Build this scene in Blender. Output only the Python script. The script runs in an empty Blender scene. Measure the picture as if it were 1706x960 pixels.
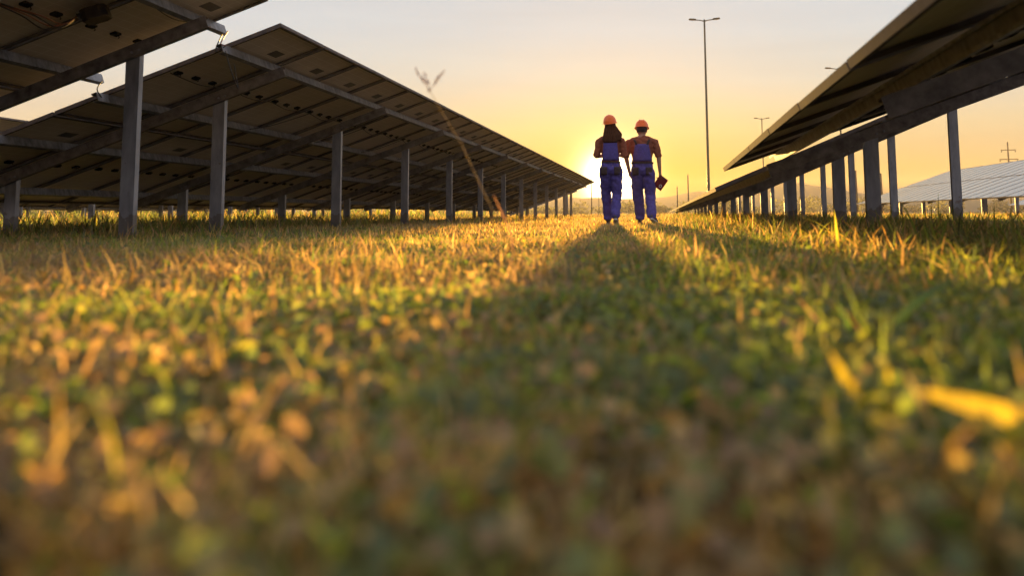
import bpy, bmesh, math, random
import numpy as np
from mathutils import Vector, Matrix, noise
random.seed(7); rng = np.random.default_rng(11)
S = bpy.context.scene; COL = S.collection
R = math.radians
W_PX, H_PX = 1706.0, 960.0

# ------------------------------------------------------------------ camera
F_PX, CX, CY = 1476.53, 915.43, 197.58
CAM = Vector((0, 0, 0.172))
fwd = Vector((-0.11950952, 0.98697527, 0.10769075)); rgt = Vector((0.99263768, 0.1209328, -0.0067604)); upv = Vector((0.01969569, -0.10608997, 0.99416146))
cd = bpy.data.cameras.new('camera'); cam = bpy.data.objects.new('camera', cd); COL.objects.link(cam); S.camera = cam
cam.matrix_world = Matrix(((rgt.x, upv.x, -fwd.x, CAM.x), (rgt.y, upv.y, -fwd.y, CAM.y), (rgt.z, upv.z, -fwd.z, CAM.z), (0, 0, 0, 1)))
cd.sensor_width = 36; cd.lens = 36 * F_PX / W_PX
cd.shift_x = -(CX - W_PX / 2) / W_PX
cd.shift_y = (CY - H_PX / 2) / W_PX
cd.clip_start = 0.02; cd.clip_end = 4000
cd.dof.use_dof = True; cd.dof.focus_distance = 12.5; cd.dof.aperture_fstop = 2.7; cd.dof.aperture_blades = 0

# ------------------------------------------------------------------ sky, sun, exposure
SUN = Vector((-0.05033, 0.99801, 0.03807)).normalized()
SUN_EL = math.asin(SUN.z); SUN_AZ = math.atan2(SUN.x, SUN.y)
S.view_settings.view_transform = 'Standard'; S.view_settings.look = 'None'
S.view_settings.exposure = 1.95; S.view_settings.gamma = 1.0; S.view_settings.use_curve_mapping = False
wd = bpy.data.worlds.new('World'); S.world = wd; wd.use_nodes = True
nt = wd.node_tree; nt.nodes.clear()
def N(tree, kind, **kw):
    n = tree.nodes.new(kind)
    for k, v in kw.items():
        if k.startswith('i_'):
            n.inputs[k[2:].replace('_', ' ')].default_value = v
        else:
            setattr(n, k, v)
    return n
def math_n(tree, op, a, b=None, c=None, clamp=False):
    n = tree.nodes.new('ShaderNodeMath'); n.operation = op; n.use_clamp = clamp
    for i, v in enumerate((a, b, c)):
        if v is None: continue
        if isinstance(v, (int, float)): n.inputs[i].default_value = v
        else: tree.links.new(v, n.inputs[i])
    return n.outputs[0]
def ramp_n(tree, fac, stops, interp='LINEAR'):
    n = tree.nodes.new('ShaderNodeValToRGB'); n.color_ramp.interpolation = interp
    e = n.color_ramp.elements
    while len(e) < len(stops): e.new(0.5)
    for el, (p, c) in zip(e, stops):
        el.position = p; el.color = (*c, 1)
    tree.links.new(fac, n.inputs[0]); return n.outputs[0]
def mix_n(tree, fac, a, b, blend='MIX'):
    n = tree.nodes.new('ShaderNodeMix'); n.data_type = 'RGBA'; n.blend_type = blend
    for s, v in ((n.inputs[0], fac), (n.inputs[6], a), (n.inputs[7], b)):
        if isinstance(v, (int, float)): s.default_value = v
        elif isinstance(v, tuple): s.default_value = (*v, 1)
        else: tree.links.new(v, s)
    return n.outputs[2]
sky = N(nt, 'ShaderNodeTexSky', sky_type='NISHITA', sun_disc=False, sun_elevation=SUN_EL, sun_rotation=SUN_AZ, altitude=150, air_density=1.3, dust_density=4.0, ozone_density=1.0)
tc = N(nt, 'ShaderNodeTexCoord')
nrm = N(nt, 'ShaderNodeVectorMath', operation='NORMALIZE'); nt.links.new(tc.outputs['Generated'], nrm.inputs[0])
sep = N(nt, 'ShaderNodeSeparateXYZ'); nt.links.new(nrm.outputs[0], sep.inputs[0])
dt = N(nt, 'ShaderNodeVectorMath', operation='DOT_PRODUCT'); nt.links.new(nrm.outputs[0], dt.inputs[0]); dt.inputs[1].default_value = SUN
ang = math_n(nt, 'ARCCOSINE', math_n(nt, 'MINIMUM', dt.outputs['Value'], 0.999999))       # radians from the sun
elev = math_n(nt, 'ARCSINE', sep.outputs[2])
ef = math_n(nt, 'DIVIDE', math_n(nt, 'MAXIMUM', elev, 0.0), 1.5708)
# the evening sky: amber at the horizon, cream, then pale lilac and a dull blue overhead
K = 2.6
front = ramp_n(nt, ef, [(0.0, (.16, .06, .0)), (0.03, (.36, .26, .03)), (0.06, (.55, .50, .26)), (0.095, (.49, .58, .54)), (0.13, (.46, .60, .67)), (0.17, (.45, .57, .66)), (0.30, (.62, .61, .64)), (1.0, (.58, .62, .72))])
back = ramp_n(nt, ef, [(0.0, (.70, .58, .58)), (0.08, (.86, .72, .71)), (0.2, (.82, .77, .80)), (0.45, (.70, .72, .80)), (1.0, (.58, .62, .72))])
az_f = math_n(nt, 'SMOOTH_MIN', math_n(nt, 'DIVIDE', ang, 1.75), 1.0, 0.2)
grad = mix_n(nt, az_f, front, back)
def glow(width, amp, col, power=1.0):
    t = math_n(nt, 'DIVIDE', ang, R(width))
    if power != 1.0: t = math_n(nt, 'POWER', t, power)
    v = math_n(nt, 'MULTIPLY', math_n(nt, 'EXPONENT', math_n(nt, 'MULTIPLY', t, -1.0)), amp)
    n = nt.nodes.new('ShaderNodeVectorMath'); n.operation = 'SCALE'; n.inputs[0].default_value = col; nt.links.new(v, n.inputs['Scale'])
    return n.outputs[0]
def addv(a, b):
    n = nt.nodes.new('ShaderNodeVectorMath'); n.operation = 'ADD'; nt.links.new(a, n.inputs[0]); nt.links.new(b, n.inputs[1]); return n.outputs[0]
halo = addv(glow(5.0, .66, (1, .47, .0)), glow(1.08, 18.0, (1, .80, .50), 1.4))
cmap = N(nt, 'ShaderNodeMapping'); cmap.inputs['Scale'].default_value = (2.2, 2.2, 26); cmap.inputs['Rotation'].default_value = (0, .06, 0); nt.links.new(nrm.outputs[0], cmap.inputs[0])
cn = N(nt, 'ShaderNodeTexNoise'); cn.inputs['Scale'].default_value = 2.0; cn.inputs['Detail'].default_value = 7; cn.inputs['Roughness'].default_value = .6; nt.links.new(cmap.outputs[0], cn.inputs['Vector'])
wisp = ramp_n(nt, cn.outputs['Fac'], [(.3, (.965, .955, .955)), (.55, (1, 1, 1)), (.75, (1.05, 1.035, 1.02))])
sm = N(nt, 'ShaderNodeVectorMath', operation='SCALE'); nt.links.new(addv(mix_n(nt, 1.0, grad, wisp, 'MULTIPLY'), halo), sm.inputs[0]); sm.inputs['Scale'].default_value = K
tot = mix_n(nt, 0.97, sky.outputs[0], sm.outputs[0])
bg = N(nt, 'ShaderNodeBackground'); bg.inputs['Strength'].default_value = 0.10; nt.links.new(tot, bg.inputs['Color'])
wo = N(nt, 'ShaderNodeOutputWorld'); nt.links.new(bg.outputs[0], wo.inputs['Surface'])

sl = bpy.data.lights.new('sun', 'SUN'); sl.energy = 5.0; sl.angle = R(0.5); sl.color = (1.0, 0.56, 0.14)
so = bpy.data.objects.new('sun', sl); COL.objects.link(so); so.rotation_euler = SUN.to_track_quat('Z', 'Y').to_euler()

S.cycles.use_denoising = True
S.cycles.max_bounces = 8; S.cycles.transparent_max_bounces = 8; S.cycles.volume_bounces = 0
S.cycles.sample_clamp_indirect = 6.0

# ------------------------------------------------------------------ helpers
def tag(o, label=None, cat=None, group=None, kind=None):
    for k, v in (('label', label), ('category', cat), ('group', group), ('kind', kind)):
        if v: o[k] = v
    return o
def link(name, me, mats=(), parent=None, loc=None):
    o = bpy.data.objects.new(name, me); COL.objects.link(o)
    if me is not None and not me.materials:
        for m in (mats if isinstance(mats, (list, tuple)) else [mats]): me.materials.append(m)
    if parent: o.parent = parent
    if loc is not None: o.location = loc
    return o
def empty(name, loc, rz=0):
    o = bpy.data.objects.new(name, None); COL.objects.link(o); o.location = loc; o.rotation_euler = (0, 0, rz); o.empty_display_size = .2
    return o
def bm_mesh(bm, name, smooth=False):
    me = bpy.data.meshes.new(name); bmesh.ops.recalc_face_normals(bm, faces=bm.faces[:]); bm.to_mesh(me); bm.free()
    if smooth:
        me.polygons.foreach_set('use_smooth', [True] * len(me.polygons))
    return me
def bm_box(bm, c, s, M=None, mat=0):
    vs = []
    for dx in (-.5, .5):
        for dy in (-.5, .5):
            for dz in (-.5, .5):
                v = Vector((c[0] + dx * s[0], c[1] + dy * s[1], c[2] + dz * s[2])); vs.append(bm.verts.new(M @ v if M else v))
    for f in ((0, 1, 3, 2), (4, 6, 7, 5), (0, 4, 5, 1), (2, 3, 7, 6), (0, 2, 6, 4), (1, 5, 7, 3)):
        bm.faces.new([vs[i] for i in f]).material_index = mat
def bm_extrude(bm, prof, A, B, ux, uy):
    """closed polygon profile (list of 2d points) swept straight from A to B; ux, uy = the profile's axes"""
    A, B, ux, uy = Vector(A), Vector(B), Vector(ux), Vector(uy)
    r0 = [bm.verts.new(A + ux * p[0] + uy * p[1]) for p in prof]; r1 = [bm.verts.new(B + ux * p[0] + uy * p[1]) for p in prof]
    n = len(prof)
    for i in range(n): bm.faces.new((r0[i], r0[(i + 1) % n], r1[(i + 1) % n], r1[i]))
    bm.faces.new(r0[::-1]); bm.faces.new(r1)
def bm_tube(bm, pts, rad, seg=8, caps=True):
    pts = [Vector(p) for p in pts]; n = len(pts); rad = rad if isinstance(rad, (list, tuple)) else [rad] * n
    rings = []
    for i, p in enumerate(pts):
        d = (pts[min(i + 1, n - 1)] - pts[max(i - 1, 0)]).normalized()
        a = d.orthogonal().normalized() if i == 0 else (prev - d * prev.dot(d)).normalized()
        prev = a; b = d.cross(a)
        rings.append([bm.verts.new(p + (a * math.cos(2 * math.pi * k / seg) + b * math.sin(2 * math.pi * k / seg)) * rad[i]) for k in range(seg)])
    for r0, r1 in zip(rings, rings[1:]):
        for k in range(seg): bm.faces.new((r0[k], r0[(k + 1) % seg], r1[(k + 1) % seg], r1[k]))
    if caps: bm.faces.new(rings[0][::-1]); bm.faces.new(rings[-1])
def channel(w, d, t, lip):
    """lipped C section: web along x from -w/2 to w/2 at y=0, flanges to y=d"""
    h = w / 2
    return [(-h, 0), (h, 0), (h, d), (h - lip, d), (h - lip, d - t), (h - t, d - t), (h - t, t), (-h + t, t), (-h + t, d - t), (-h + lip, d - t), (-h + lip, d), (-h, d)]

# ------------------------------------------------------------------ materials
def mat(name, col, rough=.6, metal=0.0, var=0.12, scale=8.0, bump=0.0, spec=.5, detail=5.0, col2=None, stretch=(1, 1, 1)):
    m = bpy.data.materials.new(name); m.use_nodes = True; t = m.node_tree; b = t.nodes['Principled BSDF']
    b.inputs['Roughness'].default_value = rough; b.inputs['Metallic'].default_value = metal; b.inputs['Specular IOR Level'].default_value = spec
    c = t.nodes.new('ShaderNodeTexCoord'); mp = t.nodes.new('ShaderNodeMapping'); mp.inputs['Scale'].default_value = stretch; t.links.new(c.outputs['Object'], mp.inputs[0])
    nz = t.nodes.new('ShaderNodeTexNoise'); nz.inputs['Scale'].default_value = scale; nz.inputs['Detail'].default_value = detail; nz.inputs['Roughness'].default_value = .62; t.links.new(mp.outputs[0], nz.inputs['Vector'])
    lo = tuple(x * (1 - var * 1.6) for x in col); hi = tuple(min(1, x * (1 + var * 1.6)) for x in (col2 or col))
    cr = ramp_n(t, nz.outputs['Fac'], [(.3, lo), (.7, hi)]); t.links.new(cr, b.inputs['Base Color'])
    rr = t.nodes.new('ShaderNodeMapRange'); rr.inputs[3].default_value = max(0.02, rough - .1); rr.inputs[4].default_value = min(1, rough + .12); t.links.new(nz.outputs['Fac'], rr.inputs[0]); t.links.new(rr.outputs[0], b.inputs['Roughness'])
    if bump:
        bp = t.nodes.new('ShaderNodeBump'); bp.inputs['Strength'].default_value = bump; bp.inputs['Distance'].default_value = .01; t.links.new(nz.outputs['Fac'], bp.inputs['Height']); t.links.new(bp.outputs[0], b.inputs['Normal'])
    return m
M = {}
M['steel'] = mat('galvanised_steel', (.22, .23, .25), .50, .6, .34, 16, .08, stretch=(1, 1, .3))
M['steel_dark'] = mat('weathered_steel', (.17, .155, .15), .55, .5, .34, 11, .08)
def post_mat():
    m = mat('galvanised_post', (.25, .265, .30), .48, .5, .20, 12, .04, stretch=(1, 1, .3)); t = m.node_tree; b = t.nodes['Principled BSDF']
    c = t.nodes.new('ShaderNodeTexCoord'); sp = t.nodes.new('ShaderNodeSeparateXYZ'); t.links.new(c.outputs['Object'], sp.inputs[0])
    nz = t.nodes.new('ShaderNodeTexNoise'); nz.inputs['Scale'].default_value = 11; nz.inputs['Detail'].default_value = 6; t.links.new(c.outputs['Object'], nz.inputs['Vector'])
    mud = math_n(t, 'LESS_THAN', math_n(t, 'ADD', sp.outputs[2], math_n(t, 'MULTIPLY', nz.outputs['Fac'], -.32)), .03)
    rust = math_n(t, 'GREATER_THAN', nz.outputs['Fac'], .70)
    old = b.inputs['Base Color'].links[0].from_socket
    t.links.new(mix_n(t, math_n(t, 'MULTIPLY', mud, .6), mix_n(t, math_n(t, 'MULTIPLY', rust, .5), old, (.13, .06, .03)), (.10, .075, .05)), b.inputs['Base Color']); return m
M['alu'] = mat('anodised_aluminium', (.115, .10, .095), .8, 0, .25, 6, 0, .06)
def back_mat():
    m = mat('panel_backsheet', (.58, .51, .43), .5, 0, .07, 2.5); t = m.node_tree; b = t.nodes['Principled BSDF']
    c = t.nodes.new('ShaderNodeTexCoord'); sp = t.nodes.new('ShaderNodeSeparateXYZ'); t.links.new(c.outputs['Object'], sp.inputs[0])
    ln = lambda o, p, w: math_n(t, 'LESS_THAN', math_n(t, 'FRACT', math_n(t, 'DIVIDE', math_n(t, 'ADD', o, 10 * p), p)), w)
    g = math_n(t, 'MAXIMUM', ln(sp.outputs[0], .0905, .07), ln(sp.outputs[1], .1633, .045))
    old = b.inputs['Base Color'].links[0].from_socket
    t.links.new(mix_n(t, g, old, (.70, .65, .58)), b.inputs['Base Color']); return m
M['back'] = back_mat(); M['post'] = post_mat()
M['black'] = mat('black_plastic', (.010, .010, .011), .9, 0, .2, 30, 0, 0.0)
M['label'] = mat('printed_label', (.05, .048, .045), .5, 0, .25, 60)
M['cable'] = mat('black_cable', (.012, .012, .012), .5, 0, .1, 30)
M['copper'] = mat('red_brown_wire', (.22, .07, .03), .5, 0, .1, 30)
M['pole'] = mat('dark_green_paint', (.018, .030, .024), .5, .2, .2, 4)
M['wood'] = mat('weathered_pole_wood', (.10, .07, .05), .85, 0, .3, 6, .2, stretch=(1, 1, .1))
M['lens'] = mat('lamp_glass', (.35, .35, .33), .25, 0, .05, 10)
def glass_mat():
    m = bpy.data.materials.new('solar_glass'); m.use_nodes = True; t = m.node_tree; b = t.nodes['Principled BSDF']
    c = t.nodes.new('ShaderNodeTexCoord'); sp = t.nodes.new('ShaderNodeSeparateXYZ'); t.links.new(c.outputs['Object'], sp.inputs[0])
    def line(o, pitch, wdt):
        fr = math_n(t, 'FRACT', math_n(t, 'DIVIDE', math_n(t, 'ADD', o, 10 * pitch), pitch))
        return math_n(t, 'LESS_THAN', fr, wdt)
    ln = math_n(t, 'MAXIMUM', line(sp.outputs[0], .0905, .05), line(sp.outputs[1], .1665, .03))
    col = mix_n(t, math_n(t, 'MULTIPLY', ln, .35), (.090, .083, .078), (.15, .14, .135)); t.links.new(col, b.inputs['Base Color'])
    b.inputs['Roughness'].default_value = .16; b.inputs['IOR'].default_value = 1.5
    nz = t.nodes.new('ShaderNodeTexNoise'); nz.inputs['Scale'].default_value = 3; t.links.new(c.outputs['Object'], nz.inputs['Vector'])
    rr = t.nodes.new('ShaderNodeMapRange'); rr.inputs[3].default_value = .07; rr.inputs[4].default_value = .16; t.links.new(nz.outputs['Fac'], rr.inputs[0]); t.links.new(rr.outputs[0], b.inputs['Roughness'])
    return m
M['glass'] = glass_mat()

# ------------------------------------------------------------------ terrain
def vnoise(x, y, scale, seed=0):
    x = np.asarray(x, float) / scale; y = np.asarray(y, float) / scale
    xi = np.floor(x).astype(np.int64); yi = np.floor(y).astype(np.int64); fx = x - xi; fy = y - yi
    fx = fx * fx * (3 - 2 * fx); fy = fy * fy * (3 - 2 * fy)
    def h(a, b):
        n = (a * 374761393 + b * 668265263 + seed * 974711) & 0x7fffffff
        n = ((n ^ (n >> 13)) * 1274126177) & 0x7fffffff
        return ((n ^ (n >> 16)) & 0xffff) / 65535.0
    return (h(xi, yi) * (1 - fx) + h(xi + 1, yi) * fx) * (1 - fy) + (h(xi, yi + 1) * (1 - fx) + h(xi + 1, yi + 1) * fx) * fy
def ground_z(x, y):
    r = np.hypot(x, y)
    fade = np.clip((60 - r) / 45, 0, 1)
    return ((vnoise(x, y, .8, 1) - .5) * .022 + (vnoise(x, y, .27, 2) - .5) * .012) * fade + (vnoise(x, y, 3.0, 3) - .5) * .02 * fade
def axis(lim_lo, lim_hi):
    p = [0.0]; s = .06
    while p[-1] < lim_hi: p.append(p[-1] + s); s = .06 if p[-1] < 3 else s * 1.06
    q = [0.0]; s = .06
    while q[-1] > lim_lo: q.append(q[-1] - s); s = .06 if q[-1] > -2 else s * 1.06
    return np.array(sorted(set(p + q)))
gx, gy = axis(-690, 690), axis(-60, 700)
GX, GY = np.meshgrid(gx, gy); GZ = ground_z(GX, GY)
nx, ny = len(gx), len(gy)
def quick_mesh(name, co, tris=None, quads=None):
    me = bpy.data.meshes.new(name); F = tris if tris is not None else quads; k = F.shape[1]
    me.vertices.add(len(co)); me.vertices.foreach_set('co', co.astype(np.float32).ravel())
    me.loops.add(F.size); me.loops.foreach_set('vertex_index', F.astype(np.int32).ravel())
    me.polygons.add(len(F)); me.polygons.foreach_set('loop_start', np.arange(0, F.size, k, dtype=np.int32))
    me.update(calc_edges=True); return me
idx = np.arange(nx * ny).reshape(ny, nx)
quads = np.stack([idx[:-1, :-1], idx[:-1, 1:], idx[1:, 1:], idx[1:, :-1]], -1).reshape(-1, 4)
gm = quick_mesh('ground', np.stack([GX, GY, GZ], -1).reshape(-1, 3), quads=quads); gm.polygons.foreach_set('use_smooth', [True] * len(gm.polygons))
def ground_mat():
    m = bpy.data.materials.new('meadow_soil'); m.use_nodes = True; t = m.node_tree; b = t.nodes['Principled BSDF']
    c = t.nodes.new('ShaderNodeTexCoord')
    def nz(s, d=6):
        n = t.nodes.new('ShaderNodeTexNoise'); n.inputs['Scale'].default_value = s; n.inputs['Detail'].default_value = d; n.inputs['Roughness'].default_value = .65; t.links.new(c.outputs['Object'], n.inputs['Vector']); return n.outputs['Fac']
    big = ramp_n(t, nz(.35), [(.35, (.044, .046, .016)), (.65, (.105, .080, .036))])
    fine = ramp_n(t, nz(24), [(.3, (.018, .015, .008)), (.7, (.11, .085, .045))])
    t.links.new(mix_n(t, .5, big, fine), b.inputs['Base Color']); b.inputs['Roughness'].default_value = .95; b.inputs['Specular IOR Level'].default_value = .1
    bp = t.nodes.new('ShaderNodeBump'); bp.inputs['Strength'].default_value = .8; bp.inputs['Distance'].default_value = .04; t.links.new(nz(40), bp.inputs['Height']); t.links.new(bp.outputs[0], b.inputs['Normal'])
    return m
M['soil'] = ground_mat()
tag(link('ground', gm, M['soil']), kind='structure')

# low hills closing the view, a real ridge with depth
def ridge_h(x):
    h = 10 + 11.5 * np.exp(-((x - 92) / 42.0) ** 2) + 4.5 * np.exp(-((x - 40) / 30.0) ** 2) + 5 * np.exp(-((x - 260) / 90.0) ** 2) + 4 * np.exp(-((x + 120) / 90.0) ** 2)
    return h + (vnoise(x, x * 0 + 3, 14, 5) - .5) * 1.6
hx = np.linspace(-600, 680, 320); hy = np.array([560, 585, 610, 635, 650, 662, 680]); prof = np.array([-.05, .18, .5, .85, 1.0, .9, .5])
HX, HY = np.meshgrid(hx, hy); HZ = prof[:, None] * ridge_h(hx)[None, :] + (vnoise(HX, HY, 9, 8) - .5) * 1.0
i2 = np.arange(HX.size).reshape(HX.shape); q2 = np.stack([i2[:-1, :-1], i2[:-1, 1:], i2[1:, 1:], i2[1:, :-1]], -1).reshape(-1, 4)
hm = quick_mesh('hills', np.stack([HX, HY, HZ], -1).reshape(-1, 3), quads=q2)
M['hill'] = mat('wooded_hillside', (.050, .060, .030), .95, 0, .3, .06, 0)
tag(link('hills', hm, M['hill']), kind='structure')

# ------------------------------------------------------------------ haze: one closed box of thin evening air
bm = bmesh.new(); bm_box(bm, (0, 325, 11.5), (1384, 740, 27))
hz = link('haze', bm_mesh(bm, 'haze'))
hmat = bpy.data.materials.new('evening_haze'); hmat.use_nodes = True; ht = hmat.node_tree; ht.nodes.clear()
pv = N(ht, 'ShaderNodeVolumePrincipled'); pv.inputs['Color'].default_value = (1, .90, .74, 1); pv.inputs['Density'].default_value = .00048; pv.inputs['Anisotropy'].default_value = .3
ho = N(ht, 'ShaderNodeOutputMaterial'); ht.links.new(pv.outputs[0], ho.inputs['Volume']); hz.data.materials.append(hmat)
tag(hz, kind='stuff')

# ------------------------------------------------------------------ solar tables
MW, ML, GAP = 1.0, 2.2, .02
PITCH = MW + GAP
def module_meshes():
    d = {}
    bm = bmesh.new(); bm_box(bm, (0, 0, -.007), (ML - .02, MW - .02, .006))
    me = bm_mesh(bm, 'solar_module'); me.materials.append(M['back']); me.materials.append(M['glass'])
    for p in me.polygons: p.material_index = 1 if p.normal.z > .9 else 0
    d['module'] = me
    bm = bmesh.new()
    for sx in (-1, 1):
        bm_box(bm, (sx * (ML / 2 - .006), 0, -.0175), (.012, MW, .035)); bm_box(bm, (sx * (ML / 2 - .022), 0, -.0335), (.0195, MW - .025, .003))
    for sy in (-1, 1):
        bm_box(bm, (0, sy * (MW / 2 - .006), -.0175), (ML - .0245, .012, .035)); bm_box(bm, (0, sy * (MW / 2 - .0225), -.0335), (ML - .066, .0195, .003))
    d['frame'] = bm_mesh(bm, 'frame'); d['frame'].materials.append(M['alu'])
    bm = bmesh.new(); bm_box(bm, (0, 0, -.021), (.055, .085, .021)); bmesh.ops.bevel(bm, geom=bm.edges[:], offset=.005, segments=1, affect='EDGES')
    bm_tube(bm, [(.0, .03, -.022), (-.02, .075, -.028), (-.05, .11, -.016)], .0035, 5)
    d['box'] = bm_mesh(bm, 'junction_box'); d['box'].materials.append(M['black'])
    bm = bmesh.new(); bm_box(bm, (0, 0, -.0107), (.10, .20, .0012)); d['label'] = bm_mesh(bm, 'label'); d['label'].materials.append(M['label'])
    return d
MM = module_meshes()
PURL = (.50, 1.70, 2.74, 3.93)
def make_table(label, low, y0, cols, tilt, posts, xp, xq, slope=0.0, yaw=0.0, detail=(0, 0), frames=True, group='solar tables standing in rows', mids=None, foot=-.35):
    """low = (x, z) of the low edge at y0; posts = world y of each frame; xp, xq = world x of rear and front posts; detail = columns that show boxes and labels"""
    root = empty('solar_table', (low[0], y0, 0), yaw)
    tag(root, label, 'solar table', group)
    c, s = math.cos(tilt), math.sin(tilt); LT = 2 * ML + GAP
    ex = Vector((c, 0, s)); ey = Vector((0, 1, slope)).normalized(); ez = ex.cross(ey).normalized(); ex = ey.cross(ez)
    def P(a, y, n): return Vector((a * c - n * s, y, low[1] + a * s + n * c + slope * y))
    for i in range(cols):
        for r in range(2):
            ctr = P(ML / 2 + r * (ML + GAP), PITCH * (i + .5), 0)
            o = link('solar_module', MM['module'], parent=root)
            jit = Matrix.Rotation(random.gauss(0, .0012), 3, 'X') @ Matrix.Rotation(random.gauss(0, .0010), 3, 'Y')
            m3 = Matrix((ex, ey, ez)).transposed() @ jit
            o.matrix_local = Matrix.Translation(ctr) @ m3.to_4x4()
            if frames: link('frame', MM['frame'], parent=o)
            if detail[0] <= i < detail[1]:
                for k in (-1, 0, 1): link('junction_box', MM['box'], parent=o, loc=(0, k * .31, 0))
                link('label', MM['label'], parent=o, loc=(.72, .22, 0))
    Lr = cols * PITCH
    for a in PURL:
        bm = bmesh.new()
        bm_extrude(bm, channel(.080, .048, .004, .016), P(a, -.16, -.078), P(a, Lr + .14, -.078), ez, -ex)
        link('purlin', bm_mesh(bm, 'purlin'), M['steel'], root)
    for py in posts:
        y = py - y0
        bm = bmesh.new()
        bm_extrude(bm, channel(.10, .055, .005, .018), P(.30, y, -.1675), P(4.03, y, -.1675), ez, ey)
        rf = link('rafter', bm_mesh(bm, 'rafter'), M['steel_dark'], root)
        for xx in (xp, xq):
            a = (xx - low[0]) / c
            top = P(a, y, -.155)
            bm = bmesh.new()
            bm_extrude(bm, channel(.12, .058, .005, .018), (xx - low[0], y + .062, foot), (xx - low[0], y + .062, top.z - .012), (1, 0, 0), (0, 1, 0))
            link('post', bm_mesh(bm, 'post'), M['post'], root)
            if py < 14:
                for dx in (-.03, .03):
                    bm = bmesh.new(); q = P(a + dx / c, y, -.185)
                    bm_tube(bm, [(q.x, y - .012, q.z), (q.x, y, q.z)], .011, 6)
                    link('bolt', bm_mesh(bm, 'bolt'), M['steel'], rf)
    root['_P'] = 0; del root['_P']
    return root, P
LEFT_E, LEFT_Z, T2_TILT = -3.225, 1.845, R(19.35)
LT = 2 * ML + GAP
lx, lz = LEFT_E - LT * math.cos(T2_TILT), LEFT_Z - LT * math.sin(T2_TILT)
SP = 3.2043
t2, P2 = make_table('long dark solar table seen from below, running from the left towards the setting sun', (lx, lz), 7.217, 38, T2_TILT,
    [8.034 + SP * i for i in range(12)], -4.2156, -6.3658, detail=(0, 16))
t1, P1 = make_table('near solar table overhead at the upper left with a black box and wires hung underneath', (lx - .02, lz + .16), 7.02 - 8 * PITCH, 8, R(19.6),
    [6.591 - SP * i for i in range(3)][::-1], -4.2156, -6.3658, detail=(0, 8))
t3, P3 = make_table('short solar table just past the far end of the long dark one, a little lower', (lx - .72, lz - .16), 7.217 + 38 * PITCH + .5, 2, T2_TILT,
    [8.034 + SP * 12], -4.75, -6.9)
r1, Q1 = make_table('near solar table at the upper right, low edge glowing orange and running out of frame', (.60 + .0136 * 8.1, .585 + .0235 * 8.16), 8.3 - 8 * PITCH, 8, R(19.2),
    [7.77, 4.0, 0.9][::-1], 4.08, 1.93, slope=-.0235, yaw=.0136, detail=(0, 8))
r2, Q2 = make_table('low solar table on the right whose corner pokes out beneath the orange edged one', (.53, .41), 8.42, 36, R(22.6),
    [9.2056 + SP * i for i in range(12)], 3.98, 1.826, slope=-.004, detail=(0, 8))
RP = 8.195
n1, _ = make_table('solar table row showing its pale glass side, nearest beyond the right hand posts', (lx + 2 * RP - .1, lz + .17), 15.2, 26, T2_TILT,
    [16.0 + SP * i for i in range(8)], -4.2156 + 2 * RP, -6.3658 + 2 * RP)
n2, _ = make_table('pale solar table row seen in the gap below the nearer pale glass row', (lx + 3 * RP, lz + .1), 22.0, 24, T2_TILT,
    [22.8 + SP * i for i in range(8)], -4.2156 + 3 * RP, -6.3658 + 3 * RP, frames=False)
l1, _ = make_table('second solar table row, just showing past the left end of the long dark table', (lx - RP, lz + .1), 11.0, 32, T2_TILT,
    [11.8 + SP * i for i in range(10)], -4.2156 - RP, -6.3658 - RP)
l2, _ = make_table('third solar table row, posts seen small beneath the two rows before it', (lx - 2 * RP, lz + .1), 13.0, 32, T2_TILT,
    [13.8 + SP * i for i in range(10)], -4.2156 - 2 * RP, -6.3658 - 2 * RP, frames=False)

# wiring and the box under the near table
def cable(name, pts, r, m, parent=None):
    P = [Vector(p) for p in pts]; out = []
    for i in range(len(P) - 1):                                  # Catmull-Rom through the points
        a, b, c_, d = P[max(i - 1, 0)], P[i], P[i + 1], P[min(i + 2, len(P) - 1)]
        for k in range(6):
            t = k / 6; out.append(.5 * ((2 * b) + (c_ - a) * t + (2 * a - 5 * b + 4 * c_ - d) * t * t + (3 * b - a - 3 * c_ + d) * t ** 3))
    out.append(P[-1]); bm = bmesh.new(); bm_tube(bm, out, r, 6); return link(name, bm_mesh(bm, name, True), m, parent)
def sag_run(P, a, y_a, y_b, n, parent, m='cable', n_off=-.05, step=1.02):
    pts = []; y = y_a
    while y < y_b:
        pts.append(P(a, y, n_off)); pts.append(P(a + random.uniform(-.03, .03), y + step * .5, n_off - random.uniform(.02, .07))); y += step
    pts.append(P(a, y_b, n_off)); cable('cable', pts, .005, M[m], parent)
sag_run(P2, 3.86, .2, 16, 0, t2); sag_run(P2, 1.63, .2, 14, 0, t2); sag_run(P2, 3.30, .1, 12, 0, t2, n_off=-.03)
sag_run(P1, 3.86, 2, 8.0, 0, t1); sag_run(Q1, 2.66, 1, 8, 0, r1)
for i in range(3, 11, 2):
    cable('cable', [P2(3.3, i + .3, -.03), P2(2.95, i - .1, -.10), P2(2.72, i - .3, -.09)], .005, M['cable'], t2)
cable('cable', [P2(3.93, -.12, -.10), P2(3.92, -.10, -.30), P2(3.90, -.02, -.42), P2(3.88, .1, -.16)], .005, M['cable'], t2)
for dx in (-.02, .03):
    c0 = cable('cable', [Vector((lx - .02, 7.02 - 8 * PITCH, 0)) + P1(3.93 + dx, 8 * PITCH + .10, -.11), Vector((lx, 7.217, 0)) + P2(3.93 + dx, -.16, .02) + Vector((0, -.02, -.1 + dx)), Vector((lx, 7.217, 0)) + P2(3.95, -.12, -.06)], .005, M['copper'] if dx > 0 else M['cable'])
    tag(c0, 'thin %s wire hanging across the gap between the two left tables, at the upper rail' % ('reddish' if dx > 0 else 'black'), 'cable')
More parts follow.
